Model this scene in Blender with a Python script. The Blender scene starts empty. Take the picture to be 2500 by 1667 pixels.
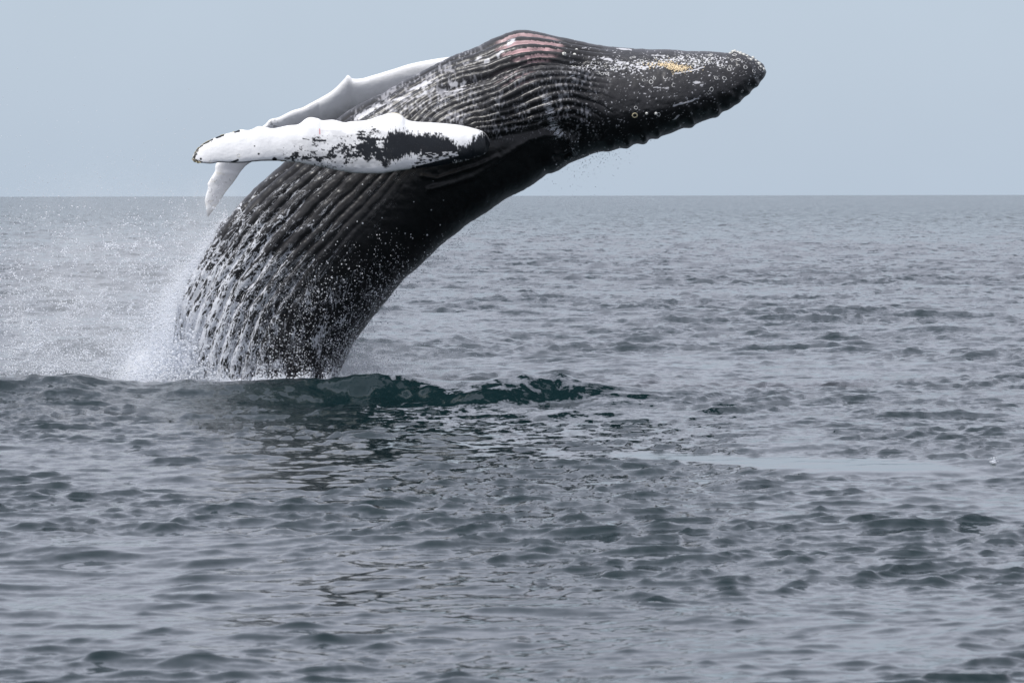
import bpy, math
import numpy as np
from mathutils import Vector

C = bpy.context.scene
rng = np.random.default_rng(7)
R = math.radians

# ------------------------------------------------------------------ camera
EYE = 2.35            # height of the lens over the sea, metres
DW = 60.0             # distance to the whale, metres
FPX = 12000.0         # focal length in pixels of the 2500 px wide picture
cam_d = bpy.data.cameras.new('camera')
cam = bpy.data.objects.new('camera', cam_d)
C.collection.objects.link(cam)
cam.location = (0, 0, EYE)
cam.rotation_euler = (R(90 - 1.697), R(0.10), 0)
cam_d.sensor_width = 36
cam_d.lens = FPX * 36 / 2500
cam_d.clip_start = 0.5
cam_d.clip_end = 60000
cam_d.dof.use_dof = True
cam_d.dof.focus_distance = DW
cam_d.dof.aperture_fstop = 10
C.camera = cam

# ------------------------------------------------------------------ light
SUN_EL, SUN_AZ = 64, 238          # azimuth clockwise from +Y (north); high on the left, a little towards the viewer
w = bpy.data.worlds.new('World'); C.world = w; w.use_nodes = True
nt = w.node_tree; nt.nodes.clear()
out = nt.nodes.new('ShaderNodeOutputWorld')
bg = nt.nodes.new('ShaderNodeBackground')
sky = nt.nodes.new('ShaderNodeTexSky'); sky.sky_type = 'NISHITA'
sky.sun_disc = False
sky.sun_elevation = R(SUN_EL); sky.sun_rotation = R(SUN_AZ)
sky.air_density = 1.0; sky.dust_density = 2.0; sky.ozone_density = 1.0
# thin cloud sheet over the blue: the Nishita sky veiled by a pale layer
mixn = nt.nodes.new('ShaderNodeMix'); mixn.data_type = 'RGBA'
mixn.inputs[0].default_value = 0.80
tc = nt.nodes.new('ShaderNodeTexCoord')
nz = nt.nodes.new('ShaderNodeTexNoise'); nz.inputs['Scale'].default_value = 2.6; nz.inputs['Detail'].default_value = 3
nz.inputs['Roughness'].default_value = 0.4
cr = nt.nodes.new('ShaderNodeMapRange')
cr.inputs[1].default_value = 0.25; cr.inputs[2].default_value = 0.75
cr.inputs[3].default_value = 0.92; cr.inputs[4].default_value = 1.06
veil = nt.nodes.new('ShaderNodeMix'); veil.data_type = 'RGBA'; veil.blend_type = 'MULTIPLY'
veil.inputs[0].default_value = 1.0
veil.inputs[6].default_value = (5.25, 6.15, 7.75, 1)
nt.links.new(tc.outputs['Generated'], nz.inputs['Vector'])
nz2 = nt.nodes.new('ShaderNodeTexNoise'); nz2.inputs['Scale'].default_value = 22; nz2.inputs['Detail'].default_value = 4
nt.links.new(tc.outputs['Generated'], nz2.inputs['Vector'])
na_mix = nt.nodes.new('ShaderNodeMath'); na_mix.operation = 'MULTIPLY_ADD'; na_mix.inputs[1].default_value = .30
nt.links.new(nz2.outputs['Fac'], na_mix.inputs[0])
na_m2 = nt.nodes.new('ShaderNodeMath'); na_m2.operation = 'MULTIPLY'; na_m2.inputs[1].default_value = .70
nt.links.new(nz.outputs['Fac'], na_m2.inputs[0]); nt.links.new(na_m2.outputs[0], na_mix.inputs[2])
nt.links.new(na_mix.outputs[0], cr.inputs[0])
nt.links.new(cr.outputs[0], veil.inputs[7])
nt.links.new(sky.outputs[0], mixn.inputs[6])
# veil colour by height; band low over the horizon added to brighten the sea
sx_ = nt.nodes.new('ShaderNodeSeparateXYZ'); nt.links.new(tc.outputs['Generated'], sx_.inputs[0])
zr = nt.nodes.new('ShaderNodeMapRange'); zr.inputs[1].default_value = 0.02; zr.inputs[2].default_value = 1
zr.inputs[3].default_value = 1.0; zr.inputs[4].default_value = 1.0; nt.links.new(sx_.outputs[2], zr.inputs[0])
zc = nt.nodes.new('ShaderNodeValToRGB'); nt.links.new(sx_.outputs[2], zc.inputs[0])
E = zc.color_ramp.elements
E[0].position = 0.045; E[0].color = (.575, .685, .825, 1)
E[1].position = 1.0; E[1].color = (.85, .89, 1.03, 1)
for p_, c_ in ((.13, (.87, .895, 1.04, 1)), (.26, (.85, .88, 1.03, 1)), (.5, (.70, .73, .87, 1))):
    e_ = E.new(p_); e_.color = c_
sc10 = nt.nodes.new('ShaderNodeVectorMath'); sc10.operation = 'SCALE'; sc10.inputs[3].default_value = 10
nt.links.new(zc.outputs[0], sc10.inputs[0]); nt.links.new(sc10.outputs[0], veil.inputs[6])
veil2 = nt.nodes.new('ShaderNodeVectorMath'); veil2.operation = 'SCALE'
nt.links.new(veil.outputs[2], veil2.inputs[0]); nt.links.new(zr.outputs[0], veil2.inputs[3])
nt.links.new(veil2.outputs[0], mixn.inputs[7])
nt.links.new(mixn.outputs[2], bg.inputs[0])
bg.inputs[1].default_value = 0.10
nt.links.new(bg.outputs[0], out.inputs[0])

sd = bpy.data.lights.new('sun', 'SUN'); so = bpy.data.objects.new('sun', sd)
C.collection.objects.link(so)
sd.energy = 3.7; sd.angle = R(8); sd.color = (1.0, 0.975, 0.94)
dirv = Vector((math.sin(R(SUN_AZ)) * math.cos(R(SUN_EL)), math.cos(R(SUN_AZ)) * math.cos(R(SUN_EL)), math.sin(R(SUN_EL))))
so.rotation_euler = (-dirv).to_track_quat('-Z', 'Y').to_euler()
so.location = (0, 0, 50)

C.view_settings.view_transform = 'Standard'
C.view_settings.look = 'None'
C.view_settings.exposure = 0.0
C.view_settings.gamma = 1
C.view_settings.use_curve_mapping = False
C.cycles.max_bounces = 20
C.cycles.diffuse_bounces = 10
C.cycles.transmission_bounces = 10
C.cycles.volume_bounces = 12
C.cycles.volume_step_rate = 1.0

# ------------------------------------------------------------------ helpers
def tag(o, label=None, cat=None, kind=None, group=None):
    if label: o['label'] = label
    if cat: o['category'] = cat
    if kind: o['kind'] = kind
    if group: o['group'] = group
    return o

def grid_faces(nu, nv, wrap=False, base=0):
    i = np.arange(nu - 1)[:, None]
    j = np.arange(nv if wrap else nv - 1)[None, :]
    j2 = (j + 1) % nv
    return np.stack([i * nv + j, i * nv + j2, (i + 1) * nv + j2, (i + 1) * nv + j], -1).reshape(-1, 4) + base

def mesh_obj(name, V, F, mat, parent=None, attrs=None, smooth=True):
    me = bpy.data.meshes.new(name)
    k = F.shape[1]
    me.vertices.add(len(V)); me.vertices.foreach_set('co', np.ascontiguousarray(V, dtype=np.float32).ravel())
    me.loops.add(F.size); me.loops.foreach_set('vertex_index', np.ascontiguousarray(F, dtype=np.int32).ravel())
    me.polygons.add(len(F)); me.polygons.foreach_set('loop_start', np.arange(0, F.size, k, dtype=np.int32))
    me.polygons.foreach_set('loop_total', np.full(len(F), k, dtype=np.int32))
    me.polygons.foreach_set('use_smooth', np.full(len(F), smooth, dtype=bool))
    me.update(calc_edges=True)
    for nm, a in (attrs or {}).items():
        if a.ndim == 1:
            at = me.attributes.new(nm, 'FLOAT', 'POINT'); at.data.foreach_set('value', a.astype(np.float32))
        elif a.shape[1] == 3:
            at = me.attributes.new(nm, 'FLOAT_VECTOR', 'POINT'); at.data.foreach_set('vector', a.astype(np.float32).ravel())
    if mat: me.materials.append(mat)
    o = bpy.data.objects.new(name, me); C.collection.objects.link(o)
    if parent: o.parent = parent
    return o

def sstep(a, b, x):
    t = np.clip((x - a) / (b - a), 0, 1); return t * t * (3 - 2 * t)

_perm = rng.random((256, 256))
def vnoise(x, y, seed=0):
    x = x + seed * 37.17; y = y + seed * 91.73
    xi = np.floor(x).astype(int); yi = np.floor(y).astype(int)
    fx = x - xi; fy = y - yi
    fx = fx * fx * (3 - 2 * fx); fy = fy * fy * (3 - 2 * fy)
    g = lambda a, b: _perm[a & 255, b & 255]
    return (g(xi, yi) * (1 - fx) + g(xi + 1, yi) * fx) * (1 - fy) + (g(xi, yi + 1) * (1 - fx) + g(xi + 1, yi + 1) * fx) * fy
def fbm(x, y, oct=4, seed=0):
    s = 0; a = .5; t = 0
    for o in range(oct):
        s = s + a * vnoise(x * 2 ** o, y * 2 ** o, seed + o * 3); t += a; a *= .55
    return s / t

def poly_dist(px, py, P):
    """unsigned distance, signed (left of travel +), arc length at the nearest point"""
    best = np.full(px.shape, 1e9); sgn = np.ones(px.shape); at = np.zeros(px.shape); L = 0
    for (x0, y0), (x1, y1) in zip(P[:-1], P[1:]):
        dx, dy = x1 - x0, y1 - y0; ln = math.hypot(dx, dy)
        t = np.clip(((px - x0) * dx + (py - y0) * dy) / ln ** 2, 0, 1)
        qx = px - x0 - t * dx; qy = py - y0 - t * dy
        d = np.hypot(qx, qy); m = d < best
        best = np.where(m, d, best)
        cr_ = dx * (py - y0) - dy * (px - x0)
        sgn = np.where(m, np.where(cr_ > 0, -1., 1.), sgn)
        at = np.where(m, L + t * ln, at); L += ln
    return best, sgn * best, at

def poly_sd(px, py, P):
    """signed distance to a closed polygon, inside negative"""
    Q = list(P) + [P[0]]
    d = poly_dist(px, py, Q)[0]
    ins = np.zeros(px.shape, bool)
    for (x0, y0), (x1, y1) in zip(Q[:-1], Q[1:]):
        c = ((y0 > py) != (y1 > py)) & (px < (x1 - x0) * (py - y0) / ((y1 - y0) if y1 != y0 else 1e-9) + x0)
        ins ^= c
    return np.where(ins, -d, d)

def catmull(P, per=12):
    P = np.array(P, float); n = len(P)
    E = np.vstack([2 * P[0] - P[1], P, 2 * P[-1] - P[-2]]); o = []
    for i in range(n - 1):
        a, b, c, d = E[i:i + 4]
        t = np.linspace(0, 1, per, endpoint=False)[:, None]
        o.append(.5 * ((2 * b) + (c - a) * t + (2 * a - 5 * b + 4 * c - d) * t ** 2 + (3 * b - 3 * c + d - a) * t ** 3))
    o.append(P[-1:]); return np.vstack(o)

def keyed(P, keys, per=10):
    """curve through P with a parameter that is k at the k-th key point and runs with arc length between"""
    P = np.array(P, float); S = catmull(P, per)
    L = np.r_[0, np.cumsum(np.hypot(*np.diff(S, axis=0).T))]
    ks = []
    for kx, ky in keys:
        i = int(np.argmin(np.hypot(P[:, 0] - kx, P[:, 1] - ky))); ks.append(L[i * per])
    ks = np.array(ks); ks[0] = 0; ks[-1] = L[-1]
    def f(u):
        l = np.interp(u, np.arange(len(ks)), ks)
        return np.stack([np.interp(l, L, S[:, 0]), np.interp(l, L, S[:, 1])], -1)
    return f

def side(px, py, Y=DW):          # measure of the side view (5 mm per unit at the whale) -> metres
    k = Y / FPX
    return (px - 1250) * k, EYE - (py - 478) * k

# ------------------------------------------------------------------ materials
def new_mat(name):
    m = bpy.data.materials.new(name); m.use_nodes = True
    return m, m.node_tree, m.node_tree.nodes['Principled BSDF']
def N(t, kind, **kw):
    n = t.nodes.new(kind)
    for k, v in kw.items(): setattr(n, k, v)
    return n
def math_n(t, op, a, b=None, c=None):
    n = N(t, 'ShaderNodeMath', operation=op)
    for i, x in enumerate((a, b, c)):
        if x is None: continue
        if hasattr(x, 'is_output'): t.links.new(x, n.inputs[i])
        else: n.inputs[i].default_value = x
    return n.outputs[0]
def maprange(t, x, a, b, c=0., d=1., smooth=False):
    n = N(t, 'ShaderNodeMapRange')
    if smooth: n.interpolation_type = 'SMOOTHSTEP'
    t.links.new(x, n.inputs[0])
    for i, v in enumerate((a, b, c, d)):
        if hasattr(v, 'is_output'): t.links.new(v, n.inputs[i + 1])
        else: n.inputs[i + 1].default_value = v
    return n.outputs[0]
def vscale(t, v, s):
    n = N(t, 'ShaderNodeVectorMath', operation='MULTIPLY'); t.links.new(v, n.inputs[0]); n.inputs[1].default_value = s
    return n.outputs[0]
def noise(t, v, scale, detail=3, rough=.5, out='Fac', dist=0):
    n = N(t, 'ShaderNodeTexNoise'); t.links.new(v, n.inputs['Vector'])
    n.inputs['Scale'].default_value = scale; n.inputs['Detail'].default_value = detail
    n.inputs['Roughness'].default_value = rough; n.inputs['Distortion'].default_value = dist
    return n.outputs[out]
def mixc(t, f, a, b):
    n = N(t, 'ShaderNodeMix', data_type='RGBA')
    for i, x in ((0, f), (6, a), (7, b)):
        if hasattr(x, 'is_output'): t.links.new(x, n.inputs[i])
        else: n.inputs[i].default_value = x
    return n.outputs[2]

# sea water: dark green body, mirror-like surface, fine ripples as tilted normals
M_sea, t, b = new_mat('sea_water')
b.inputs['Base Color'].default_value = (0.005, 0.0155, 0.018, 1)
b.inputs['Roughness'].default_value = 0.09
b.inputs['IOR'].default_value = 1.333
geo = N(t, 'ShaderNodeNewGeometry')
att = N(t, 'ShaderNodeAttribute', attribute_name='ripple')
pos = geo.outputs['Position']
na = noise(t, vscale(t, pos, (6.0, 4.0, 1)), 1.0, 4, .62, 'Color')
nb = noise(t, vscale(t, pos, (1.3, 0.9, 1)), 1.0, 5, .65, 'Color')
def centred(x):
    n = N(t, 'ShaderNodeVectorMath', operation='SUBTRACT'); t.links.new(x, n.inputs[0]); n.inputs[1].default_value = (.5, .5, .5)
    return n.outputs[0]
def vmul(a, s):
    n = N(t, 'ShaderNodeVectorMath', operation='SCALE'); t.links.new(a, n.inputs[0])
    if hasattr(s, 'is_output'): t.links.new(s, n.inputs[3])
    else: n.inputs[3].default_value = s
    return n.outputs[0]
def vadd(a, b_):
    n = N(t, 'ShaderNodeVectorMath', operation='ADD'); t.links.new(a, n.inputs[0]); t.links.new(b_, n.inputs[1])
    return n.outputs[0]
tilt = vadd(vmul(centred(na), att.outputs['Fac']), vmul(centred(nb), att.outputs['Fac']))
nf = noise(t, vscale(t, pos, (17, 10, 1)), 1.0, 3, .6, 'Color')
tilt = vadd(tilt, vmul(centred(nf), math_n(t, 'MINIMUM', math_n(t, 'MULTIPLY', att.outputs['Fac'], .5), .14)))
tilt = vscale(t, tilt, (.75, 1.55, 0))          # the wind runs along Y, so the ripples lean that way
nn = N(t, 'ShaderNodeVectorMath', operation='NORMALIZE'); t.links.new(vadd(geo.outputs['Normal'], tilt), nn.inputs[0])
t.links.new(nn.outputs[0], b.inputs['Normal'])

# whale skin: wet, pigment per point, foam and water threads over it
M_skin, t, b = new_mat('whale_skin')
pig = N(t, 'ShaderNodeAttribute', attribute_name='pigment').outputs['Vector']
flow = N(t, 'ShaderNodeAttribute', attribute_name='flow').outputs['Vector']
foam = N(t, 'ShaderNodeAttribute', attribute_name='foam').outputs['Fac']
beads = N(t, 'ShaderNodeAttribute', attribute_name='beads').outputs['Fac']
tcn = N(t, 'ShaderNodeTexCoord').outputs['Object']
def ridge(vec, sc, detail, rough, lo, hi, dist=0):
    x = noise(t, vscale(t, vec, sc), 1.0, detail, rough, 'Fac', dist)
    r = math_n(t, 'ABSOLUTE', math_n(t, 'SUBTRACT', x, .5))
    return r
r1 = ridge(flow, (2.4, 15.0, 1), 5, .62, 0, 0, .25)
r2 = ridge(flow, (6.0, 26.0, 3), 4, .62, 0, 0, .3)
wd1 = maprange(t, foam, 0.02, 1.0, 0.0, 0.052)
th1 = maprange(t, math_n(t, 'DIVIDE', r1, math_n(t, 'ADD', wd1, .0001)), .6, 1.25, 1, 0, True)
wd2 = maprange(t, foam, 0.15, 1.0, 0.0, 0.055)
th2 = maprange(t, math_n(t, 'DIVIDE', r2, math_n(t, 'ADD', wd2, .0001)), .6, 1.25, 1, 0, True)
patch = noise(t, vscale(t, flow, (3, 8, 1)), 1.0, 4, .6)
gate = maprange(t, math_n(t, 'ADD', patch, math_n(t, 'MULTIPLY', foam, .38)), .50, .68, 0, 1, True)
vor = N(t, 'ShaderNodeTexVoronoi'); vor.inputs['Scale'].default_value = 34; vor.inputs['Randomness'].default_value = 1
t.links.new(tcn, vor.inputs['Vector'])
vc = N(t, 'ShaderNodeSeparateColor'); t.links.new(vor.outputs['Color'], vc.inputs[0])
dot = maprange(t, vor.outputs['Distance'], math_n(t, 'MULTIPLY', vc.outputs[0], .30), math_n(t, 'MULTIPLY', vc.outputs[0], .42), 1, 0, True)
keep = math_n(t, 'LESS_THAN', vc.outputs[1], math_n(t, 'MULTIPLY', beads, .6))
dots = math_n(t, 'MULTIPLY', dot, keep)
r3 = ridge(tcn, (9, 9, 1.7), 4, .6, 0, 0, .35)
wd3 = maprange(t, beads, .12, .9, 0.0, .040)
th3 = maprange(t, math_n(t, 'DIVIDE', r3, math_n(t, 'ADD', wd3, .0001)), .5, 1.3, .85, 0, True)
g3 = maprange(t, noise(t, vscale(t, tcn, (5, 5, 2.2)), 1.0, 3, .6), .48, .60, 0, 1, True)
dots = math_n(t, 'MAXIMUM', dots, math_n(t, 'MULTIPLY', th3, g3))
white = math_n(t, 'MAXIMUM', math_n(t, 'MAXIMUM', math_n(t, 'MULTIPLY', th1, gate), math_n(t, 'MULTIPLY', th2, gate)), dots)
white = math_n(t, 'MINIMUM', math_n(t, 'MULTIPLY', white, .9), 1.0)
fine = noise(t, tcn, 9, 5, .65)
pl = N(t, 'ShaderNodeVectorMath', operation='LENGTH'); t.links.new(pig, pl.inputs[0])
var = math_n(t, 'MULTIPLY_ADD', math_n(t, 'SUBTRACT', fine, .5), maprange(t, pl.outputs['Value'], .1, .6, 1.5, .12), 1.0)
vm = N(t, 'ShaderNodeVectorMath', operation='SCALE'); t.links.new(pig, vm.inputs[0]); t.links.new(var, vm.inputs[3])
col = mixc(t, white, vm.outputs[0], (.66, .68, .72, 1))
t.links.new(col, b.inputs['Base Color'])
b.inputs['IOR'].default_value = 1.38
t.links.new(maprange(t, white, 0, 1, .35, .6), b.inputs['Roughness'])
bump = N(t, 'ShaderNodeBump'); bump.inputs['Strength'].default_value = .5; bump.inputs['Distance'].default_value = .012
hh = math_n(t, 'ADD', math_n(t, 'MULTIPLY', noise(t, vscale(t, flow, (6, 14, 3)), 1.0, 4, .6), .7), math_n(t, 'MULTIPLY', white, .8))
t.links.new(hh, bump.inputs['Height']); t.links.new(bump.outputs[0], b.inputs['Normal'])

def plain(name, colr, rough=.5, var_=.2, scale=20):
    m, t, b = new_mat(name)
    f = noise(t, N(t, 'ShaderNodeTexCoord').outputs['Object'], scale, 3)
    c = mixc(t, f, tuple(x * (1 - var_) for x in colr) + (1,), tuple(min(1, x * (1 + var_)) for x in colr) + (1,))
    t.links.new(c, b.inputs['Base Color']); b.inputs['Roughness'].default_value = rough
    return m
M_barn = plain('barnacle_shell', (.62, .62, .58), .7)
M_scar = plain('barnacle_ring', (.45, .45, .44), .6)
M_cream = plain('barnacle_cream', (.60, .53, .34), .7)
M_lice = plain('whale_lice_amber', (.80, .64, .42), .7, .3, 60)
M_drop, t, b = new_mat('water_drop')
b.inputs['Base Color'].default_value = (.94, .95, .97, 1); b.inputs['Roughness'].default_value = .3
tr_ = N(t, 'ShaderNodeBsdfTranslucent'); tr_.inputs[0].default_value = (.92, .94, .97, 1)
mx_ = N(t, 'ShaderNodeMixShader'); mx_.inputs[0].default_value = .5
t.links.new(b.outputs[0], mx_.inputs[1]); t.links.new(tr_.outputs[0], mx_.inputs[2])
t.links.new(mx_.outputs[0], t.nodes['Material Output'].inputs[0])
M_mist = bpy.data.materials.new('spray_mist'); M_mist.use_nodes = True

# ------------------------------------------------------------------ sea
def band(Nn, L, lmin, lmax, std, seed, ang, spread):
    r = np.random.default_rng(seed)
    k1 = np.fft.fftfreq(Nn, L / Nn) * 2 * np.pi
    kx, ky = np.meshgrid(k1, k1, indexing='ij'); k = np.hypot(kx, ky); k[0, 0] = 1
    lam = 2 * np.pi / k
    win = sstep(lmin * .75, lmin, lam) * (1 - sstep(lmax, lmax * 1.5, lam)); win[0, 0] = 0
    cosd = (kx * math.cos(ang) + ky * math.sin(ang)) / k
    D = np.where(cosd > 0, cosd, -cosd * .25) ** spread + .02
    amp = win * k ** -1.85 * np.sqrt(D)
    H = amp * (r.normal(size=k.shape) + 1j * r.normal(size=k.shape))
    h = np.fft.ifft2(H).real
    dx = np.fft.ifft2(1j * kx / k * H).real; dy = np.fft.ifft2(1j * ky / k * H).real
    s = std / h.std()
    return Nn, L, np.stack([h * s, dx * s, dy * s], -1)
def sample(bd, x, y, rot):
    Nn, L, A = bd
    c, s = math.cos(rot), math.sin(rot)
    u = (x * c + y * s) / L * Nn; v = (-x * s + y * c) / L * Nn
    ui = np.floor(u).astype(int); vi = np.floor(v).astype(int); fu = (u - ui)[..., None]; fv = (v - vi)[..., None]
    ui %= Nn; vi %= Nn; u2 = (ui + 1) % Nn; v2 = (vi + 1) % Nn
    S = (A[ui, vi] * (1 - fu) + A[u2, vi] * fu) * (1 - fv) + (A[ui, v2] * (1 - fu) + A[u2, v2] * fu) * fv
    return S[..., 0], S[..., 1] * c - S[..., 2] * s, S[..., 1] * s + S[..., 2] * c

WIND = R(-78)         # the chop runs towards the camera, a little to the right
rad = [1.0, 4.0, 9.0, 14.0]
r_ = 17.0
while r_ < 42000:
    rad.append(r_)
    k = np.interp(math.log(r_), np.log([17, 40, 62, 150, 500, 3000, 40000]), [.0017, .0017, .0019, .0028, .006, .03, .2])
    r_ *= 1 + k
rad = np.array(rad)
phi = np.r_[np.linspace(-8.6, 8.6, 640)]
phi = np.radians(np.r_[-180, -150, -120, -95, -75, -60, -48, -38, -30, -25, -21, -18, -15.5, -13.5, -12, -11, -10.3, -9.7, -9.1, phi,
                       9.1, 9.7, 10.3, 11, 12, 13.5, 15.5, 18, 21, 25, 30, 38, 48, 60, 75, 95, 120, 150, 180])
RR, PP = np.meshgrid(rad, phi, indexing='ij')
X = RR * np.sin(PP); Y = RR * np.cos(PP)
print('sea grid', X.shape)
A1 = band(1024, 213.0, 2.2, 20, .035, 11, WIND, 3.0)
B1 = band(1024, 61.0, .6, 2.6, .0138, 12, WIND, 3.6)
B2 = band(1024, 19.0, .12, .7, .0074, 13, R(-97), 2.4)
rot = [R(11), R(-17), R(29)]
offcol = np.clip((np.abs(np.degrees(PP)) - 8.6) / 12, 0, 1)
wA = np.clip(2500 / RR, 0, 1) * (1 - sstep(40, 150, np.abs(np.degrees(PP))))
wB1 = (1 + .5 * sstep(60, 140, RR)) * (1 - sstep(500, 1600, RR)) * (1 - sstep(.1, .9, offcol))
wB2 = 1 - sstep(180, 420, RR) * (1 - sstep(0, .25, offcol))
# wave groups: patches of livelier and quieter chop
grp = fbm(X / 3.1, Y / 5.0, 4, 5); grp2 = fbm(X / 9, Y / 14, 3, 9)
liv = .60 + .28 * (1 - sstep(34, 44, RR)) + 1.05 * sstep(.40, .72, grp) ; liv2 = .55 + .9 * sstep(.3, .7, grp2)
# smooth slick left on the water at the right, and the calmer water before the whale
sx = (X - 2.1) / 2.0; sy = (Y - (43.6 - .55 * (X - 2.0) + .35 * np.sin(X * 1.7))) / (1.25 + .25 * np.sin(X * 2.3 + 1))
wob = (fbm(X * 1.6, Y * .5, 3, 21) - .5) * .9
slick = 1 - sstep(.55, 1.15, np.hypot(sx, sy) + wob)
sx2 = (X - 1.4) / 1.9; sy2 = (Y - 50.5) / 3.0
calm = 1 - sstep(.4, 1.3, np.hypot(sx2, sy2) + wob * .6)
quiet = (1 - .90 * slick) * (1 - .15 * calm)
hA, xA, yA = sample(A1, X, Y, rot[0]); hB, xB, yB = sample(B1, X, Y, rot[1]); hC, xC, yC = sample(B2, X, Y, rot[2])
# crest of the bow swell the whale has pushed up in front of itself
YR = 57.0
crest_px = np.array([(-400, 925), (0, 919), (100, 921), (200, 917), (280, 931), (340, 940), (400, 941), (450, 936), (520, 934), (620, 931), (700, 926), (800, 924),
            (830, 920), (870, 914), (920, 913), (1000, 915), (1050, 923), (1100, 929), (1180, 925), (1240, 915), (1280, 908), (1330, 914), (1370, 913), (1420, 926), (1480, 938), (1600, 950), (1800, 960), (2600, 965)], float)
cx = (crest_px[:, 0] - 1250) * YR / FPX; ch = EYE - (crest_px[:, 1] - 478) * YR / FPX
rh = np.interp(X, cx, ch) + .012 * (fbm(X * 3, Y * 0, 3, 4) - .5)
yr = YR + .5 * (fbm(X * .35, X * 0, 2, 31) - .5) + .25 * (fbm(X * 1.6, X * 0, 2, 33) - .5)
steep = sstep(-3.4, -1.9, X) * (1 - .8 * sstep(-1.3, -.2, X) * (1 - .75 * np.exp(-((X - .45) / .5) ** 2))) * (1 - sstep(.8, 1.9, X))
front = 2.6 - 1.6 * steep
dy_ = Y - yr
prof = np.where(dy_ < 0, 1 - sstep(0, 1, -dy_ / front), 1 - sstep(0, 1, dy_ / 2.2))
rm = (1 - sstep(3.0, 5.5, np.abs(Y - 57.6))) * (1 - sstep(9, 14, np.abs(X)))
longw = wA * quiet * (1 - .85 * rm)
nearface = steep * rm * prof
mid_ = sstep(30, 60, RR) - .42 * (1 - sstep(40, 58, RR))
chopB = hB * wB1 * liv2 * (1 + .25 * mid_) * (1 - .3 * rm * prof)
chopC = hC * wB2 * liv * (1 + .35 * mid_)
sB = np.clip(chopB / .0172, -3, 3.2); sC = np.clip(chopC / .0074, -3, 3.2)
# short crests stand up sharp, troughs lie flat
Z = hA * longw + quiet * (.0172 * (sB + .15 * (sB ** 2 - 1) * (wB1 > .02)) + .0074 * (sC + .20 * (sC ** 2 - 1) * (wB2 > .02))) + rh * prof * rm
# small lumps on the steep face
Z += .075 * nearface * (fbm(X * 3.4 + Y, Y * 3.0, 5, 41) - .5)
chop = 1.35
Xs = X + chop * (xA * longw + xB * wB1 * liv2 * quiet + xC * wB2 * liv * quiet) * 1
Ys = Y + chop * (yA * longw + yB * wB1 * liv2 * quiet + yC * wB2 * liv * quiet) * 1
Ys -= .10 * rm * steep * prof ** 3
far = sstep(60, 900, RR)
ripple = (.10 + .16 * sstep(.4, .7, grp) + .5 * sstep(40, 150, RR) + 1.0 * sstep(150, 600, RR)) * quiet + .22 * sstep(44, 52, RR) * (1 - sstep(58, 66, RR)) + .65 * nearface
ripple = np.maximum(ripple, .6 * offcol)
V = np.stack([Xs, Ys, Z], -1).reshape(-1, 3)
sea = mesh_obj('sea', V, grid_faces(*X.shape), M_sea, attrs={'ripple': ripple.ravel()})
tag(sea, 'grey green choppy open sea with a raised swell in front of the whale', kind='structure')
def sea_z(x, y):
    i = np.argmin((V[:, 0] - x) ** 2 + (V[:, 1] - y) ** 2); return V[i, 2]

# ------------------------------------------------------------------ whale
KT = [(385, 1400), (395, 1150), (415, 950), (420, 852), (428, 754), (454, 689), (484, 639), (506, 600), (534, 551), (568, 512), (599, 482), (657, 425), (740, 347), (830, 283), (940, 222), (1050, 166),
      (1121, 132), (1169, 115), (1220, 87), (1268, 75.5), (1315, 81), (1356, 91), (1407, 101), (1450, 111), (1549, 119), (1628, 123), (1707, 127), (1778, 129), (1826, 136), (1861, 156), (1869, 171), (1871, 178)]
KB = [(640, 1500), (745, 1220), (810, 1010), (823, 921), (842, 880), (864, 832), (894, 793), (930, 748), (959, 714), (985, 682), (1021, 651), (1066, 607), (1116, 567), (1180, 523), (1230, 488), (1268, 467),
      (1306, 442), (1331, 423), (1354, 417), (1379, 404), (1411, 392), (1450, 375), (1493, 369), (1533, 363), (1606, 341), (1687, 313), (1751, 288), (1816, 242), (1843, 215), (1860, 199), (1868, 188), (1871, 178)]
Tp = []
for p in KT:
    Tp.append(p)
    if p == (1778, 129): Tp += [(1786, 125), (1802, 127)]
Bp = []
ins = {(1450, 375): [(1474, 372)], (1493, 369): [(1515, 364)], (1533, 363): [(1549, 354), (1575, 353), (1588, 343)], (1606, 341): [(1614, 335), (1636, 327), (1664, 315)],
       (1687, 313): [(1697, 305), (1727, 294)], (1751, 288): [(1762, 278), (1780, 270), (1796, 258)], (1816, 242): [(1836, 222)]}
for p in KB:
    Bp.append(p); Bp += ins.get(p, [])
fT = keyed(Tp, KT); fB = keyed(Bp, KB)
nk = len(KT)
NU = 860
# even steps along the spine
uu = np.linspace(0, nk - 1, 6000); mid = (fT(uu) + fB(uu)) / 2
L = np.r_[0, np.cumsum(np.hypot(*np.diff(mid, axis=0).T))]
dens = np.where(uu < 3, .35, 1.0); Lw = np.r_[0, np.cumsum(np.diff(L) * dens[1:])]
us = np.interp(np.linspace(0, Lw[-1], NU), Lw, uu)
along = np.interp(us, uu, L) / 200.0
T_ = fT(us); B_ = fB(us); Cc = (T_ + B_) / 2
halfw = np.interp(us, [0, 2, 6, 10, 14, 18, 21, 23, 25, 26, 27, 28, 29, 30, 31], [.7, .98, 1.06, 1.12, 1.12, 1.05, .98, .90, .78, .66, .50, .36, .19, .09, 0.0])
v0 = np.interp(us, [0, 10, 16, 19, 22, 25, 28, 31], [-.05, -.08, -.12, -.20, -.30, -.36, -.25, 0])
pw = np.interp(us, [0, 14, 20, 26, 31], [1.0, .95, .9, .95, 1.0])
ph = np.r_[np.linspace(-90, 90, 250, endpoint=False), np.linspace(90, 270, 90, endpoint=False)]
ph = np.radians(ph); NV = len(ph)
wv = np.sin(ph)[None, :]; yc = -np.cos(ph)[None, :]
vv = np.where(wv > 0, v0[:, None] + (1 - v0[:, None]) * wv, v0[:, None] + (1 + v0[:, None]) * wv)
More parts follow.
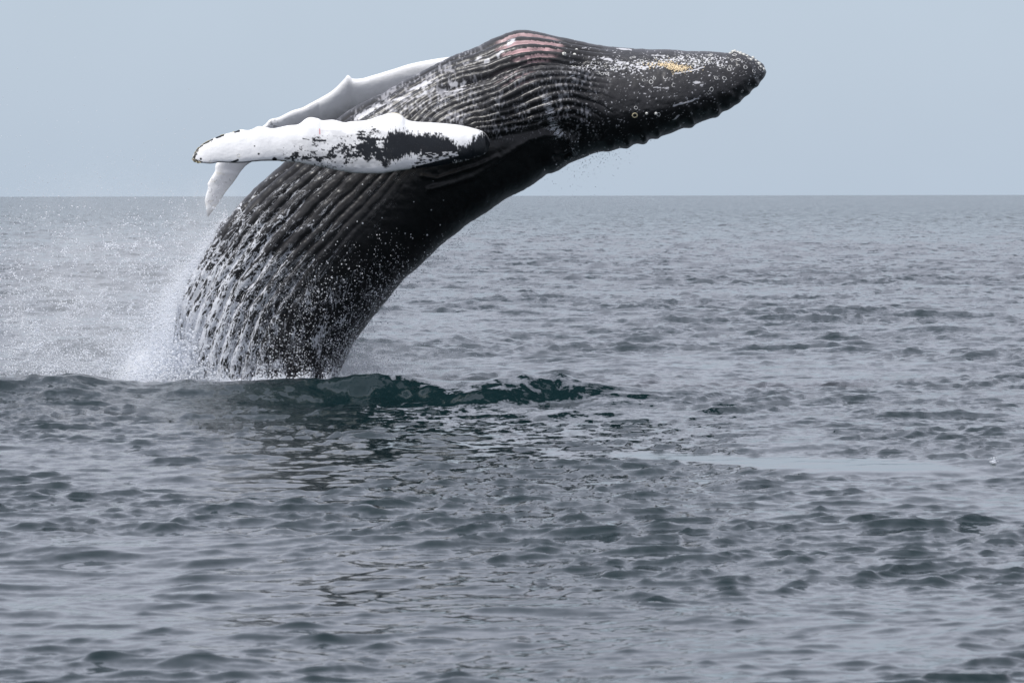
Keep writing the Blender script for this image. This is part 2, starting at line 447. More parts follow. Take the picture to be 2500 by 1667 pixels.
PX = Cc[:, 0:1] + vv * (T_[:, 0:1] - Cc[:, 0:1]); PY = Cc[:, 1:2] + vv * (T_[:, 1:2] - Cc[:, 1:2])
YY = DW + np.sign(yc) * np.abs(yc) ** pw[:, None] * halfw[:, None]
wx, wz = side(PX, PY)
P3 = np.stack([wx, YY, wz], -1)
def grid_normals(P, wrap=True):
    du = np.gradient(P, axis=0)
    dv = (np.roll(P, -1, 1) - np.roll(P, 1, 1)) if wrap else np.gradient(P, axis=1)
    n = np.cross(du, dv); n /= np.linalg.norm(n, axis=-1, keepdims=True) + 1e-9
    return n
Nn_ = grid_normals(P3)
cen = np.stack([side(Cc[:, 0], Cc[:, 1])[0], np.full(NU, DW), side(Cc[:, 0], Cc[:, 1])[1]], -1)[:, None, :]
if ((P3 - cen) * Nn_).sum(-1).mean() < 0: Nn_ = -Nn_; FLIP = True
else: FLIP = False

# throat pleats: family of lines running from the belly to the chin
G = [
 [(380, 1100), (402, 930), (420, 760), (492, 620), (590, 487), (690, 393), (820, 285), (950, 216), (1050, 162), (1140, 122), (1210, 88), (1268, 70), (1340, 82), (1450, 106), (1620, 118), (1900, 125)],
 [(455, 1100), (470, 930), (510, 760), (590, 620), (690, 500), (790, 415), (900, 325), (1000, 250), (1100, 195), (1190, 172), (1225, 158), (1271, 148), (1330, 140), (1400, 146), (1490, 158), (1620, 160), (1900, 150)],
 [(545, 1100), (560, 930), (610, 760), (695, 640), (790, 540), (880, 450), (980, 350), (1060, 270), (1150, 232), (1215, 208), (1262, 180), (1310, 166), (1380, 170), (1480, 182), (1640, 185), (1900, 160)],
 [(675, 1100), (690, 930), (720, 800), (800, 680), (880, 580), (960, 490), (1035, 395), (1090, 322), (1150, 290), (1194, 284), (1290, 250), (1330, 234), (1390, 226), (1470, 238), (1560, 262), (1900, 220)],
 [(780, 1100), (790, 930), (825, 830), (890, 725), (970, 620), (1040, 520), (1090, 440), (1125, 370), (1160, 325), (1220, 316), (1287, 308), (1335, 294), (1388, 280), (1430, 296), (1470, 335), (1520, 400)],
]
cnt = [0, 4, 7, 11, 14]
SD = []; AL = None
for i, g in enumerate(G):
    d, s, a = poly_dist(PX, PY, catmull(g, 5).tolist()); SD.append(s)
    if i == 2: AL = a
gv = np.full(PX.shape, 0.0)
gv = np.where(SD[0] > 0, cnt[0] - SD[0] / 16, gv)
for i in range(4):
    a, b_ = SD[i], SD[i + 1]
    m = (a <= 0) & (b_ > 0)
    fr = a / (a - b_ + 1e-9)
    gv = np.where(m, cnt[i] + fr * (cnt[i + 1] - cnt[i]), gv)
gv = np.where(SD[4] <= 0, cnt[4] - SD[4] / 22, gv)
gw = gv + .19 * (fbm(PX / 60, PY / 60, 3, 2) - .5) * 2
fr = gw - np.floor(gw); e = np.abs(fr - .5) * 2            # 1 in the groove
groove = np.exp(-((1 - e) / np.where(PX > 1100, .17, .27) * (.65 + .8 * fbm(gv * 1.3, PX / 90, 2, 27))) ** 2)
m_trunk = (1 - sstep(690, 900, PX)) * (1 - sstep(8.0, 11.5, gv)) * sstep(-1.2, -.2, gv)
m_throat = sstep(1090, 1230, PX) * (1 - sstep(1390, 1520, PX)) * (1 - sstep(14.0, 15.5, gv))
m_mid = .35 * sstep(690, 900, PX) * (1 - sstep(1090, 1230, PX)) * (1 - sstep(8, 12, gv))
gm = np.clip(m_trunk + m_throat + m_mid, 0, 1)
amp_v = .35 + 1.2 * fbm(gv * .9 + 3, PX / 90, 3, 8)
disp = -(.036 * (1 - .35 * sstep(1000, 1200, PX))) * groove * gm * amp_v
disp += .009 * gm * np.cos((fr - .5) * 2 * np.pi)          # rounded pleats
def bump(P, width, amp, one=None):
    d, s, a = poly_dist(PX, PY, P); q = np.exp(-(d / width) ** 2)
    return amp * q
disp += bump([(1090, 215), (1150, 200), (1215, 188), (1262, 164), (1330, 156), (1420, 158)], 13, -.085)
disp += bump([(1215, 250), (1275, 205), (1330, 190), (1390, 195)], 34, .075)
disp += bump([(1340, 255), (1390, 262)], 40, .05)
disp += bump([(1150, 340), (1210, 345), (1270, 325), (1330, 315), (1400, 330)], 16, -.05)
disp += bump([(1050, 462), (1110, 447), (1160, 430), (1215, 393), (1262, 360), (1290, 342), (1330, 332), (1375, 336), (1400, 350)], 7, .028)
disp += bump([(1035, 430), (1070, 436), (1120, 420), (1170, 405), (1215, 383)], 5, .022)
disp += bump([(1180, 470), (1280, 430), (1350, 395)], 34, .03)
disp += bump([(1352, 383), (1376, 384), (1398, 372)], 5, -.03)
disp += bump([(1353, 373), (1378, 373), (1396, 365)], 4, .02)
disp += bump([(1470, 250), (1560, 215), (1700, 200)], 40, .02)
disp += .016 * (fbm(PX / 70, PY / 70, 4, 3) - .5) * 2
disp += .006 * (fbm(PX / 14, PY / 14, 3, 6) - .5) * 2
# knobs along the rostrum edge
for kx, ky in [(1843, 208), (1822, 226), (1800, 246), (1776, 262), (1748, 278), (1720, 270), (1688, 300), (1650, 306), (1604, 330), (1570, 343), (1530, 352), (1490, 358), (1640, 290), (1585, 322), (1780, 235), (1700, 265)]:
    disp += .022 * np.exp(-((PX - kx) ** 2 + (PY - ky) ** 2) / 9 ** 2)
edge = sstep(0, .06, halfw)[:, None]
P3d = P3 + Nn_ * (disp * edge)[..., None]

# pigment
belly = 1 - sstep(8, 14, gv)
base = .009 + .014 * belly * (.7 + .6 * fbm(PX / 40, PY / 25, 4, 13))
chin_lit = sstep(1420, 1560, PX) * (1 - sstep(-30, 12, poly_dist(PX, PY, [(1400, 300), (1520, 292), (1640, 268), (1740, 232), (1830, 175), (1900, 120)])[1] * -1))  # lit grey of the chin above the lip line, painted into the skin
base = base + .015 * chin_lit
col3 = np.stack([base * .95, base * .97, base * 1.06], -1)
thr = sstep(1120, 1220, PX) * (1 - sstep(1440, 1540, PX)) * (1 - sstep(9, 14, gv))
base = base + .009 * thr; col3 = np.stack([base, base * .98, base * 1.02], -1)
# pink skin in the stretched grooves
pk = np.exp(-(((PX - 1292) / 85) ** 2 + ((PY - 118) / 38) ** 2) ** 2) * (np.abs(yc) > 0)
pw_ = (e > .55) * (pk * sstep(.25, .55, pk)) * sstep(.25, .6, fbm(PX / 22, PY / 9, 3, 19) + .25 * pk)
pw_ = pw_ * (vnoise(gv * 3, PX / 30, 17) * .7 + .5)
pw_ = np.clip(pw_, 0, 1)[..., None]
col3 = col3 * (1 - pw_) + np.array([.70, .48, .48]) * pw_
pk2 = np.exp(-(((PX - 1255) / 45) ** 2 + ((PY - 195) / 26) ** 2) ** 2) * (e > .75) * .5
col3 = col3 * (1 - pk2[..., None]) + np.array([.5, .36, .36]) * pk2[..., None]
def paint(mask, c):
    global col3
    m = np.clip(mask, 0, 1)[..., None]; col3 = col3 * (1 - m) + np.array(c) * m
# white scrapes
sn = .5 + 1.6 * (fbm(PX / 9 + PY / 14, PY / 3.2 + PX / 16, 3, 23) - .5)
for a_, b_, wd_ in [((872, 292), (925, 262), 6), ((925, 262), (1003, 236), 4), ((1006, 222), (1045, 204), 6), ((1035, 215), (1052, 205), 7), ((1022, 238), (1040, 228), 7), ((1085, 220), (1128, 217), 7), ((1100, 205), (1112, 200), 6), ((1122, 205), (1134, 198), 6),
                    ((1165, 150), (1176, 144), 5), ((1240, 112), (1256, 104), 5), ((1186, 155), (1194, 149), 5), ((1215, 140), (1228, 130), 4), ((1469, 147), (1490, 153), 5), ((1506, 156), (1530, 160), 5), ((1545, 166), (1572, 172), 5), ((1505, 120), (1540, 124), 3), ((1590, 139), (1620, 140), 2), ((1636, 293), (1652, 284), 2), ((1640, 262), (1700, 245), 3), ((1690, 208), (1704, 210), 7), ((1590, 220), (1625, 221), 2), ((1640, 188), (1712, 172), 2.5)]:
    d, s, a = poly_dist(PX, PY, [a_, b_])
    paint(sstep(.42, .62, sn + .5 - d / wd_ * .85) * .85, (.60, .60, .62))
# speckle of small pale marks along the chin groove
d, s, a = poly_dist(PX, PY, [(1400, 165), (1480, 172), (1570, 168), (1640, 150), (1700, 158), (1760, 150)])
sp = vnoise(PX / 3.1, PY / 2.4, 51); sp2 = fbm(PX / 18, PY / 9, 3, 52)
paint(sstep(.84, .93, sp + .34 * np.exp(-(d / 15) ** 2) * (.4 + sp2) - .04) * sstep(1330, 1420, PX), (.62, .62, .64))
paint(sstep(.90, .97, sp + .05 * (1 - sstep(200, 300, PY))) * .5 * sstep(1400, 1500, PX), (.5, .5, .52))
# pale mottling above the near flipper and on the flank
mm = sstep(800, 900, PX) * (1 - sstep(1130, 1210, PX)) * (1 - sstep(290, 330, PY))
mt = vnoise(PX / 3.4, PY / 6, 61) * .6 + fbm(PX / 26, PY / 18, 3, 62) * .6
paint(mm * sstep(.60, .85, mt) * .55, (.45, .45, .48))
m2 = sstep(1150, 1230, PX) * (1 - sstep(1420, 1500, PX)) * sstep(150, 200, PY) * (1 - sstep(320, 360, PY))
paint(m2 * sstep(.68, .85, vnoise(PX / 3, PY / 5, 66) * .6 + fbm(PX / 30, PY / 40, 3, 67) * .62) * .5, (.42, .42, .44))
vvn = (vv - v0[:, None])
# foam and water threads
q = sstep(395, 900, PY) * (PX < 1010)
leftn = sstep(-.55, .80, vv)
foamv = (.12 + .95 * q) * (.10 + .95 * leftn) * (1 - sstep(950, 1150, PX)) * sstep(380, 430, PY)
foamv += .30 * sstep(.80, .97, e) * gm * leftn * sstep(380, 420, PY)
foamv += .12 * np.exp(-((d) / 30) ** 2)
foamv += .10 * mm + .09 * m2
dd, s, a = poly_dist(PX, PY, [(1330, 250), (1348, 300), (1362, 330), (1395, 350), (1404, 372)])
foamv += .36 * np.exp(-(dd / 9) ** 2)
beadv = sstep(560, 900, PY) * (.25 + .45 * (1 - leftn) + .45 * fbm(PX / 40, PY / 50, 2, 71)) * .9
beadv += .05 * sstep(380, 600, PY)
beadv += .35 * np.exp(-(dd / 12) ** 2)
flowv = np.stack([np.broadcast_to(along[:, None], PX.shape), gv * .1, YY * .15], -1)

parts_V = [P3d.reshape(-1, 3)]; parts_F = [grid_faces(NU, NV, True)]
parts_C = [col3.reshape(-1, 3)]; parts_flow = [flowv.reshape(-1, 3)]; parts_foam = [foamv.ravel()]; parts_bead = [beadv.ravel()]
nbase = NU * NV
parts_px = [np.stack([PX, PY], -1).reshape(-1, 2)]; parts_near = [(np.broadcast_to(yc < -.05, PX.shape)).ravel()]; parts_kind = [np.zeros(nbase)]

def flipper(Tpts, Bpts, KTs, KBs, ycen, thick, tiltk, nu, nvn, nvf, paintf, kind):
    global nbase
    f1 = keyed(Tpts, KTs, 6); f2 = keyed(Bpts, KBs, 6); n = len(KTs) - 1
    uu = np.linspace(0, n, 3000); mid = (f1(uu) + f2(uu)) / 2
    L = np.r_[0, np.cumsum(np.hypot(*np.diff(mid, axis=0).T) + .02)]
    s = np.linspace(0, 1, nu); us = np.interp(s * L[-1], L, uu)
    T, B = f1(us), f2(us); c = (T + B) / 2
    ph = np.radians(np.r_[np.linspace(-90, 90, nvn, endpoint=False), np.linspace(90, 270, nvf, endpoint=False)])
    w_ = np.sin(ph)[None, :]; yy = -np.cos(ph)[None, :]
    px = c[:, 0:1] + w_ * (T - c)[:, 0:1]; py = c[:, 1:2] + w_ * (T - c)[:, 1:2]
    chord = np.hypot(*(T - B).T)[:, None] / 200
    yc0 = np.interp(s, *ycen)[:, None]; th = np.interp(s, *thick)[:, None]
    # blunt leading edge above, thin trailing edge below
    prof = np.sign(yy) * np.abs(yy) ** .9 * (1 + .22 * w_)
    Yd = yc0 + prof * th + w_ * chord * .5 * tiltk
    x, z = side(px, py)
    kY = Yd / DW
    x = x * kY; z = EYE + (z - EYE) * kY
    P = np.stack([x, Yd, z], -1)
    nrm = grid_normals(P)
    cc = P.mean(1, keepdims=True)
    if ((P - cc) * nrm).sum(-1).mean() < 0: nrm = -nrm
    dsp = .0015 * (fbm(px / 34, py / 22, 3, 80 + kind) - .5) * 2 + .0025 * (fbm(px / 9, py / 9, 2, 84) - .5)
    P = P + nrm * (dsp * sstep(0, .03, th))[..., None]
    cl, fo = paintf(px, py, w_ + 0 * px, yy + 0 * px)
    parts_V.append(P.reshape(-1, 3)); F = grid_faces(nu, len(ph), True, nbase); parts_F.append(F)
    parts_C.append(cl.reshape(-1, 3)); parts_foam.append(fo.ravel()); parts_bead.append(0 * fo.ravel())
    parts_flow.append(np.stack([px / 200, py / 200 * .6, yy + 0 * px], -1).reshape(-1, 3))
    parts_px.append(np.stack([px, py], -1).reshape(-1, 2)); parts_near.append((yy + 0 * px < -.05).ravel()); parts_kind.append(np.full(px.size, kind))
    nbase += px.size

FT = [(1197, 348), (1191, 333), (1177, 320), (1143, 310), (1109, 304), (1058, 299.5), (1012, 297), (992, 291), (981, 282), (966, 276), (949, 277), (922, 285), (896, 293), (854, 297), (842, 299), (814, 292), (789, 294), (777, 289), (758, 286), (746, 291), (729, 303),
      (704, 306), (670, 313), (652, 311), (632, 308), (610, 317), (588, 316), (573, 321), (542, 329), (516, 340), (496, 351), (482, 363), (474, 375), (471, 386)]
FB = [(1197, 350), (1193, 366), (1177, 380), (1126, 395), (1075, 405), (1024, 411), (981, 415), (947, 421), (922, 423.5), (871, 422), (840, 418.5), (797, 410), (754, 401), (720, 395.5), (690, 393), (670, 392), (632, 393), (593, 397), (566, 397), (535, 396), (515, 399), (491, 396.5), (477, 393), (471, 387)]
KFT = [(1197, 348), (1177, 320), (1109, 304), (1012, 297), (922, 285), (842, 299), (758, 286), (670, 313), (588, 316), (516, 340), (482, 363), (471, 386)]
KFB = [(1197, 350), (1177, 380), (1126, 395), (1024, 411), (922, 423.5), (840, 418.5), (754, 401), (670, 392), (593, 397), (515, 399), (491, 396.5), (471, 387)]
blackpoly = [(944, 328), (955, 320), (990, 320), (1005, 327), (1070, 328), (1095, 336), (1110, 345), (1122, 360), (1128, 353), (1148, 353), (1158, 338), (1172, 328), (1186, 318), (1205, 345), (1205, 365), (1180, 390), (1120, 400), (1040, 422), (1000, 418), (1012, 398), (1025, 376), (1000, 379), (965, 394), (942, 403), (938, 380), (935, 350)]
mottle = [(770, 342), (800, 342), (830, 345), (872, 338), (892, 318), (912, 318), (925, 335), (940, 352), (944, 400), (905, 388), (872, 386), (840, 398), (800, 402), (755, 400), (690, 392), (700, 366), (740, 366), (790, 357)]
lowp = [(1000, 384), (1030, 372), (1060, 372), (1115, 370), (1120, 380), (1060, 395), (1000, 410)]
def near_paint(px, py, w_, yy):
    n1 = fbm(px / 9, py / 7, 4, 91) - .5; n2 = fbm(px / 4.2, py / 3.0, 3, 92) - .5
    white = np.stack([.80 + 0 * px, .80 + 0 * px, .80 + 0 * px], -1) * (1.03 + .05 * fbm(px / 40, py / 25, 3, 93))[..., None]
    m = 1 - sstep(-4.5, 4.5, poly_sd(px, py, blackpoly) + n1 * 14 + n2 * 8 + (fbm(px / 2.4, py / 8, 3, 96) - .5) * 26)
    s2 = poly_sd(px, py, mottle)
    dens = np.clip(-s2 / 16, -1, 1) * .10 - .03 + .10 * sstep(830, 940, px)
    st = .6 * (fbm(px / 16, py / 8, 4, 94) - .5) + .5 * (fbm(px / 4.5, py / 3.2, 3, 95) - .5)
    m2 = sstep(-.03, .11, st + dens) * (1 - sstep(6, 16, s2))
    lp = poly_sd(px, py, lowp); m3 = sstep(.0, .05, fbm(px / 8, py / 3, 3, 97) - .46) * (lp < 0) * .75
    m = np.maximum(m, m2)
    wash = .30 * sstep(.1, -.7, w_) * sstep(700, 780, px) * (1 - sstep(980, 1060, px)) + .25 * sstep(.42, .6, fbm(px / 24, py / 10, 4, 98)) * (s2 < 25)  # shading of the lower edge painted in grey, plus random grey mottling
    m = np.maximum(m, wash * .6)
    m = m * (1 - m3)
    for bx, by, br in [(671, 388, 6), (632, 375, 3), (622, 356, 2), (491, 387, 3)]:
        m = np.maximum(m, 1 - sstep(br - .8, br + .8, np.hypot((px - bx), (py - by) * 1.2) + n2 * 2))
    for a_, b_, wd in [((566, 396), (581, 390), 2.5), ((740, 338), (755, 341), 1.2), ((765, 342), (795, 343), 2.5), ((530, 334), (544, 329), 4), ((575, 321), (584, 319), 3)]:
        m = np.maximum(m, 1 - sstep(wd - .8, wd + .8, poly_dist(px, py, [a_, b_])[0] + n2 * 2))
    tipd = poly_dist(px, py, [(519, 340), (497, 352), (484, 364), (477, 376), (475, 388), (482, 394), (492, 397)])[0]
    m = np.maximum(m, (1 - sstep(1.5, 4.5, tipd + n2 * 9)) * (px < 522))
    m = np.maximum(m, (w_ < -.93) * (px < 700) * .8)
    c = white * (1 - m[..., None]) + np.array([.007, .009, .012]) * m[..., None]
    rd = 1 - sstep(.5, 2, poly_dist(px, py, [(781, 315), (781.5, 327)])[0]); c = c * (1 - rd[..., None] * .8) + np.array([.6, .08, .09]) * rd[..., None] * .8
    ec = .5 * np.exp(-(poly_dist(px, py, [(1180, 321), (1192, 332), (1197, 345)])[0] / 2.) ** 2)  # highlight along the rounded shoulder edge, painted into the colour
    c = c * (1 - ec[..., None]) + .6 * ec[..., None]
    back = (yy > 0)[..., None]
    return c, 0 * px
flipper(FT, FB, KFT, KFB, ([0, .10, .3, 1], [58.78, 58.62, 58.35, 57.5]), ([0, .02, .06, .3, .7, .93, .985, 1], [.02, .13, .19, .17, .10, .055, .028, .0]), .42, 640, 110, 36, near_paint, 1)

GT = [(1180, 140), (1120, 138), (1076, 143), (1044, 148), (1001, 157), (959, 170), (916, 183), (884, 192), (862, 192), (855, 186), (849, 184), (844, 190), (836, 199), (814, 220), (789, 236), (759, 252), (740, 262), (712, 271), (682, 286), (661, 291), (646, 305), (610, 330), (565, 362), (529, 398), (525, 417), (513, 437), (507, 448), (508, 458), (502, 480), (501, 494), (504, 512), (507, 528)]
GB = [(1180, 300), (1120, 300), (1080, 290), (1040, 290), (950, 300), (820, 330), (720, 360), (650, 380), (609, 398), (590, 416), (572, 442), (552, 467), (534, 494), (520, 514), (509, 528)]
KGT = [(1180, 140), (1044, 148), (916, 183), (814, 220), (712, 271), (646, 305), (565, 362), (529, 398), (513, 437), (508, 458), (501, 494), (504, 512), (507, 528)]
KGB = [(1180, 300), (1080, 290), (950, 300), (820, 330), (720, 360), (650, 380), (609, 398), (590, 416), (572, 442), (552, 467), (534, 494), (520, 514), (509, 528)]
def far_paint(px, py, w_, yy):
    c = np.ones(px.shape + (3,)) * .80 * (.98 + .05 * fbm(px / 30, py / 30, 3, 101))[..., None]
    st = sstep(.62, .75, fbm(px / 22, py / 12, 3, 103)) * .35 * (py > 398)
    c = c * (1 - st[..., None]) + np.array([.50, .45, .30]) * st[..., None]
    sp_ = sstep(.80, .88, vnoise(px / 4, py / 4, 104)) * (py > 430) * .6
    c = c * (1 - sp_[..., None]) + .15 * sp_[..., None]
    dk = sstep(0, 1, (py - 505) / 18)[..., None] * .75
    c = c * (1 - dk) + .10 * dk
    # grey pigment and painted-in shade of the underside, lower half of the blade
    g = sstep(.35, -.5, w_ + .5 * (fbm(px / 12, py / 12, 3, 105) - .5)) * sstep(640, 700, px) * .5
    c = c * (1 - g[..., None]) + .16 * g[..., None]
    t2 = (1 - sstep(6, 16, np.hypot(px - 668, py - 302))) * sstep(.4, .6, vnoise(px / 3, py / 5, 106)) * .6
    c = c * (1 - t2[..., None]) + .2 * t2[..., None]
    ylw = np.exp(-(poly_dist(px, py, [(740, 262), (830, 206)])[0] / 5) ** 2) * .5 * sstep(.4, .7, fbm(px / 20, py / 20, 2, 107))
    c = c * (1 - ylw[..., None]) + np.array([.75, .62, .42]) * ylw[..., None]
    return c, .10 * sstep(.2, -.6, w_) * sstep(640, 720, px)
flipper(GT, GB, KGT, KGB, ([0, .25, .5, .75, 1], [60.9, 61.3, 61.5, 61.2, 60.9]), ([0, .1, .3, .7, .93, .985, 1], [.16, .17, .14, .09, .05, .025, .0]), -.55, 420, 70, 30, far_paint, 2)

WV = np.vstack(parts_V); WF = np.vstack(parts_F)
WPX = np.vstack(parts_px); WNEAR = np.concatenate(parts_near); WK = np.concatenate(parts_kind)
base_pt = Vector((-3.2, DW, 0))
whale = bpy.data.objects.new('humpback_whale', None); C.collection.objects.link(whale)
whale.location = base_pt; whale.empty_display_size = .5
tag(whale, 'dark humpback whale breaching with white flippers and pleated throat to the sky', 'whale')
off = np.array(base_pt)
body = mesh_obj('body', WV - off, WF, M_skin, whale, attrs={'pigment': np.vstack(parts_C), 'flow': np.vstack(parts_flow), 'foam': np.clip(np.concatenate(parts_foam), 0, 1.3), 'beads': np.clip(np.concatenate(parts_bead), 0, 1)})
nv_ = np.empty(len(WV) * 3, np.float32); body.data.vertex_normals.foreach_get('vector', nv_); WN = nv_.reshape(-1, 3)
i0 = np.arange(NU * NV)
if ((WV[i0] - np.repeat(cen[:, 0, :], NV, 0)) * WN[i0]).sum(1).mean() < 0:
    body.data.flip_normals(); WN = -WN

def on_skin(px, py, kind=0):
    m = WNEAR & (WK == kind)
    idx = np.nonzero(m)[0]; d = (WPX[idx, 0] - px) ** 2 + (WPX[idx, 1] - py) ** 2
    j = idx[int(np.argmin(d))]
    return WV[j], WN[j]

# barnacles: rings left by old ones, cones of living ones
def ring_mesh(name, arc, mat, seg=12):
    R0, r0 = 1.0, .22; V = []; F = []
    n = seg if arc >= 360 else seg + 1
    for i in range(n):
        a = R(arc) * i / seg; rr = r0 * (1 if arc >= 360 else (.5 + .5 * math.sin(math.pi * i / seg)))
        for k in range(3):
            b_ = [0, R(90), R(180)][k]
            V.append(((R0 + rr * math.cos(b_)) * math.cos(a), (R0 + rr * math.cos(b_)) * math.sin(a) * .9, rr * math.sin(b_) - .02))
    for i in range(seg):
        j = (i + 1) % n
        for k in range(2): F.append((i * 3 + k, j * 3 + k, j * 3 + k + 1, i * 3 + k + 1))
    me = bpy.data.meshes.new(name); me.from_pydata(V, [], F); me.materials.append(mat)
    for p in me.polygons: p.use_smooth = True
    return me
def cone_mesh(name, mat):
    V = []; F = []
    for i in range(8):
        a = math.tau * i / 8; s = 1 + .12 * (i % 2)
        V += [(math.cos(a) * s, math.sin(a) * s, -.1), (.45 * math.cos(a), .45 * math.sin(a), .75), (.30 * math.cos(a), .30 * math.sin(a), .55)]
    V.append((0, 0, .35))
    for i in range(8):
        j = (i + 1) % 8
        F += [(i * 3, j * 3, j * 3 + 1, i * 3 + 1), (i * 3 + 1, j * 3 + 1, j * 3 + 2, i * 3 + 2), (i * 3 + 2, j * 3 + 2, 24)]
    me = bpy.data.meshes.new(name); me.from_pydata(V, [], F); me.materials.append(mat)
    return me
ringF = ring_mesh('barnacle_ring', 360, M_scar); ringC = ring_mesh('barnacle_arc', 230, M_scar); ringY = ring_mesh('barnacle_ring_cream', 360, M_cream)
coneW = cone_mesh('barnacle_cone', M_barn); coneC = cone_mesh('barnacle_cone_cream', M_cream)
def put(name, me, px, py, size, kind=0, spin=0, lab=None):
    p, n = on_skin(px, py, kind)
    o = bpy.data.objects.new(name, me); C.collection.objects.link(o); o.parent = whale
    q_ = Vector(n).to_track_quat('Z', 'Y')
    o.rotation_mode = 'QUATERNION'; o.rotation_quaternion = q_
    o.rotation_quaternion.rotate(Vector((0, 0, 1)).rotation_difference(Vector((0, 0, 1))))
    from mathutils import Quaternion
    o.rotation_quaternion = q_ @ Quaternion((0, 0, 1), spin)
    o.location = Vector(p) - base_pt; o.scale = (size,) * 3
    if lab: o['label'] = lab
rings = [(1660, 141), (1677, 140), (1790, 136), (1812, 151), (1784, 148), (1780, 165), (1798, 164), (1776, 173), (1754, 165), (1762, 167), (1742, 196), (1764, 196), (1620, 197), (1586, 207), (1593, 198),
         (1640, 215), (1567, 203), (1731, 224), (1724, 231), (1549, 268), (1808, 228), (1456, 186), (1468, 187), (1480, 186), (1539, 145), (1546, 144), (1826, 146), (1847, 159), (1565, 153), (1800, 149), (1772, 143), (1729, 139), (1735, 137), (1853, 170), (1816, 168), (1838, 178), (1848, 190), (1602, 283), (1658, 178)]
for i, (x, y) in enumerate(rings):   # old scars
    put('barnacle_scar', ringF if i % 3 else ringC, x + 0., y, .018 + .008 * rng.random(), 0, rng.random() * 6)
put('barnacle_scar', ringY, 1545, 286, .030, lab='cream ring shaped barnacle scar below the jaw')
for x, y in [(1786, 128), (1793, 127), (1800, 129), (1780, 131), (1807, 132), (1832, 149), (1838, 143), (1844, 150), (1851, 158), (1858, 165), (1596, 281), (1574, 281), (1408, 124), (1402, 136), (1376, 137), (1863, 172), (1815, 136), (1822, 140)]:
    put('barnacle', coneW, x, y, .018 + .010 * rng.random())
tip = catmull([(548, 327), (540, 331), (520, 340), (497, 350), (486, 361), (478, 372), (473, 384), (476, 392), (490, 396)], 5)
for i in range(0, len(tip), 1):
    if 4 < i < 9: continue
    x, y = tip[i] + rng.normal(0, .7, 2)
    put('barnacle', coneC if rng.random() < .6 else coneW, x, y, .012 + .008 * rng.random(), 1)
for x, y in [(583, 379), (514, 393), (570, 320), (757, 288), (960, 276), (966, 275), (972, 278), (978, 281), (690, 393)]:
    put('barnacle', coneC, x, y, .014 + .006 * rng.random(), 1)
# whale lice and small barnacles too many to count
def pebbles(name, pts, sizes, mat, kind=0, squash=.6):
    base_v = np.array([(1, 0, 0), (-1, 0, 0), (0, 1, 0), (0, -1, 0), (0, 0, 1), (0, 0, -1)], float)
    bf = np.array([(0, 2, 4), (2, 1, 4), (1, 3, 4), (3, 0, 4), (2, 0, 5), (1, 2, 5), (3, 1, 5), (0, 3, 5)])
    m = np.nonzero(WNEAR & (WK == kind) & (WPX[:, 0] > pts[:, 0].min() - 15) & (WPX[:, 0] < pts[:, 0].max() + 15) & (WPX[:, 1] > pts[:, 1].min() - 15) & (WPX[:, 1] < pts[:, 1].max() + 15))[0]
    Vs = []; Fs = []
    for i, (p, s) in enumerate(zip(pts, sizes)):
        j = m[int(np.argmin(((WPX[m] - p) ** 2).sum(1)))]
        rv = base_v * s * (.7 + .6 * rng.random((6, 1)))
        Vs.append(rv + WV[j] + WN[j] * s * .3 - off); Fs.append(bf + 6 * i)
    return tag(mesh_obj(name, np.vstack(Vs), np.vstack(Fs), mat, whale, smooth=True), kind='stuff')
t_ = rng.random(420)
t_ = np.where(rng.random(420) < .55, np.clip(rng.normal(.62, .15, 420), 0, 1.1), t_ * .95)
ax = 1577 + t_ * 108; ay = 163 + 11 * sstep(.2, .8, t_) + rng.normal(0, 1, 420) * (2.2 + 4.5 * np.exp(-((t_ - .62) / .2) ** 2))
ok_ = rng.random(420) < .45 + .55 * np.exp(-((t_ - .6) / .25) ** 2); ax = np.where(ok_, ax, ax + rng.normal(0, 16, 420)); ay = np.where(ok_, ay, ay + rng.normal(0, 5, 420))
pebbles('whale_lice', np.stack([ax, ay], -1), rng.uniform(.005, .011, 420), M_lice)
t_ = rng.random(380); ln = catmull([(1400, 158), (1470, 168), (1560, 160), (1640, 150), (1690, 160), (1740, 152)], 20)
ii = (t_ * (len(ln) - 1)).astype(int)
pebbles('small_barnacles', ln[ii] + rng.normal(0, 1, (380, 2)) * (4, 6.5), rng.uniform(.004, .008, 380), M_barn)

# ------------------------------------------------------------------ spray
def drops_group(mat):
    g = bpy.data.node_groups.new('scatter_drops', 'GeometryNodeTree')
    g.interface.new_socket('Geometry', in_out='INPUT', socket_type='NodeSocketGeometry')
    g.interface.new_socket('Geometry', in_out='OUTPUT', socket_type='NodeSocketGeometry')
    gi = g.nodes.new('NodeGroupInput'); go = g.nodes.new('NodeGroupOutput')
    ico = g.nodes.new('GeometryNodeMeshIcoSphere'); ico.inputs['Subdivisions'].default_value = 1; ico.inputs['Radius'].default_value = 1
    sm = g.nodes.new('GeometryNodeSetShadeSmooth'); stm = g.nodes.new('GeometryNodeSetMaterial'); stm.inputs['Material'].default_value = mat
    iop = g.nodes.new('GeometryNodeInstanceOnPoints')
    na_ = g.nodes.new('GeometryNodeInputNamedAttribute'); na_.data_type = 'FLOAT_VECTOR'; na_.inputs['Name'].default_value = 'dropsize'
    g.links.new(ico.outputs['Mesh'], sm.inputs[0]); g.links.new(sm.outputs[0], stm.inputs[0]); g.links.new(stm.outputs[0], iop.inputs['Instance'])
    g.links.new(gi.outputs[0], iop.inputs['Points'])
    g.links.new([o for o in na_.outputs if o.enabled and o.name == 'Attribute'][0], iop.inputs['Scale'])
    g.links.new(iop.outputs[0], go.inputs[0])
    return g
DG = drops_group(M_drop)
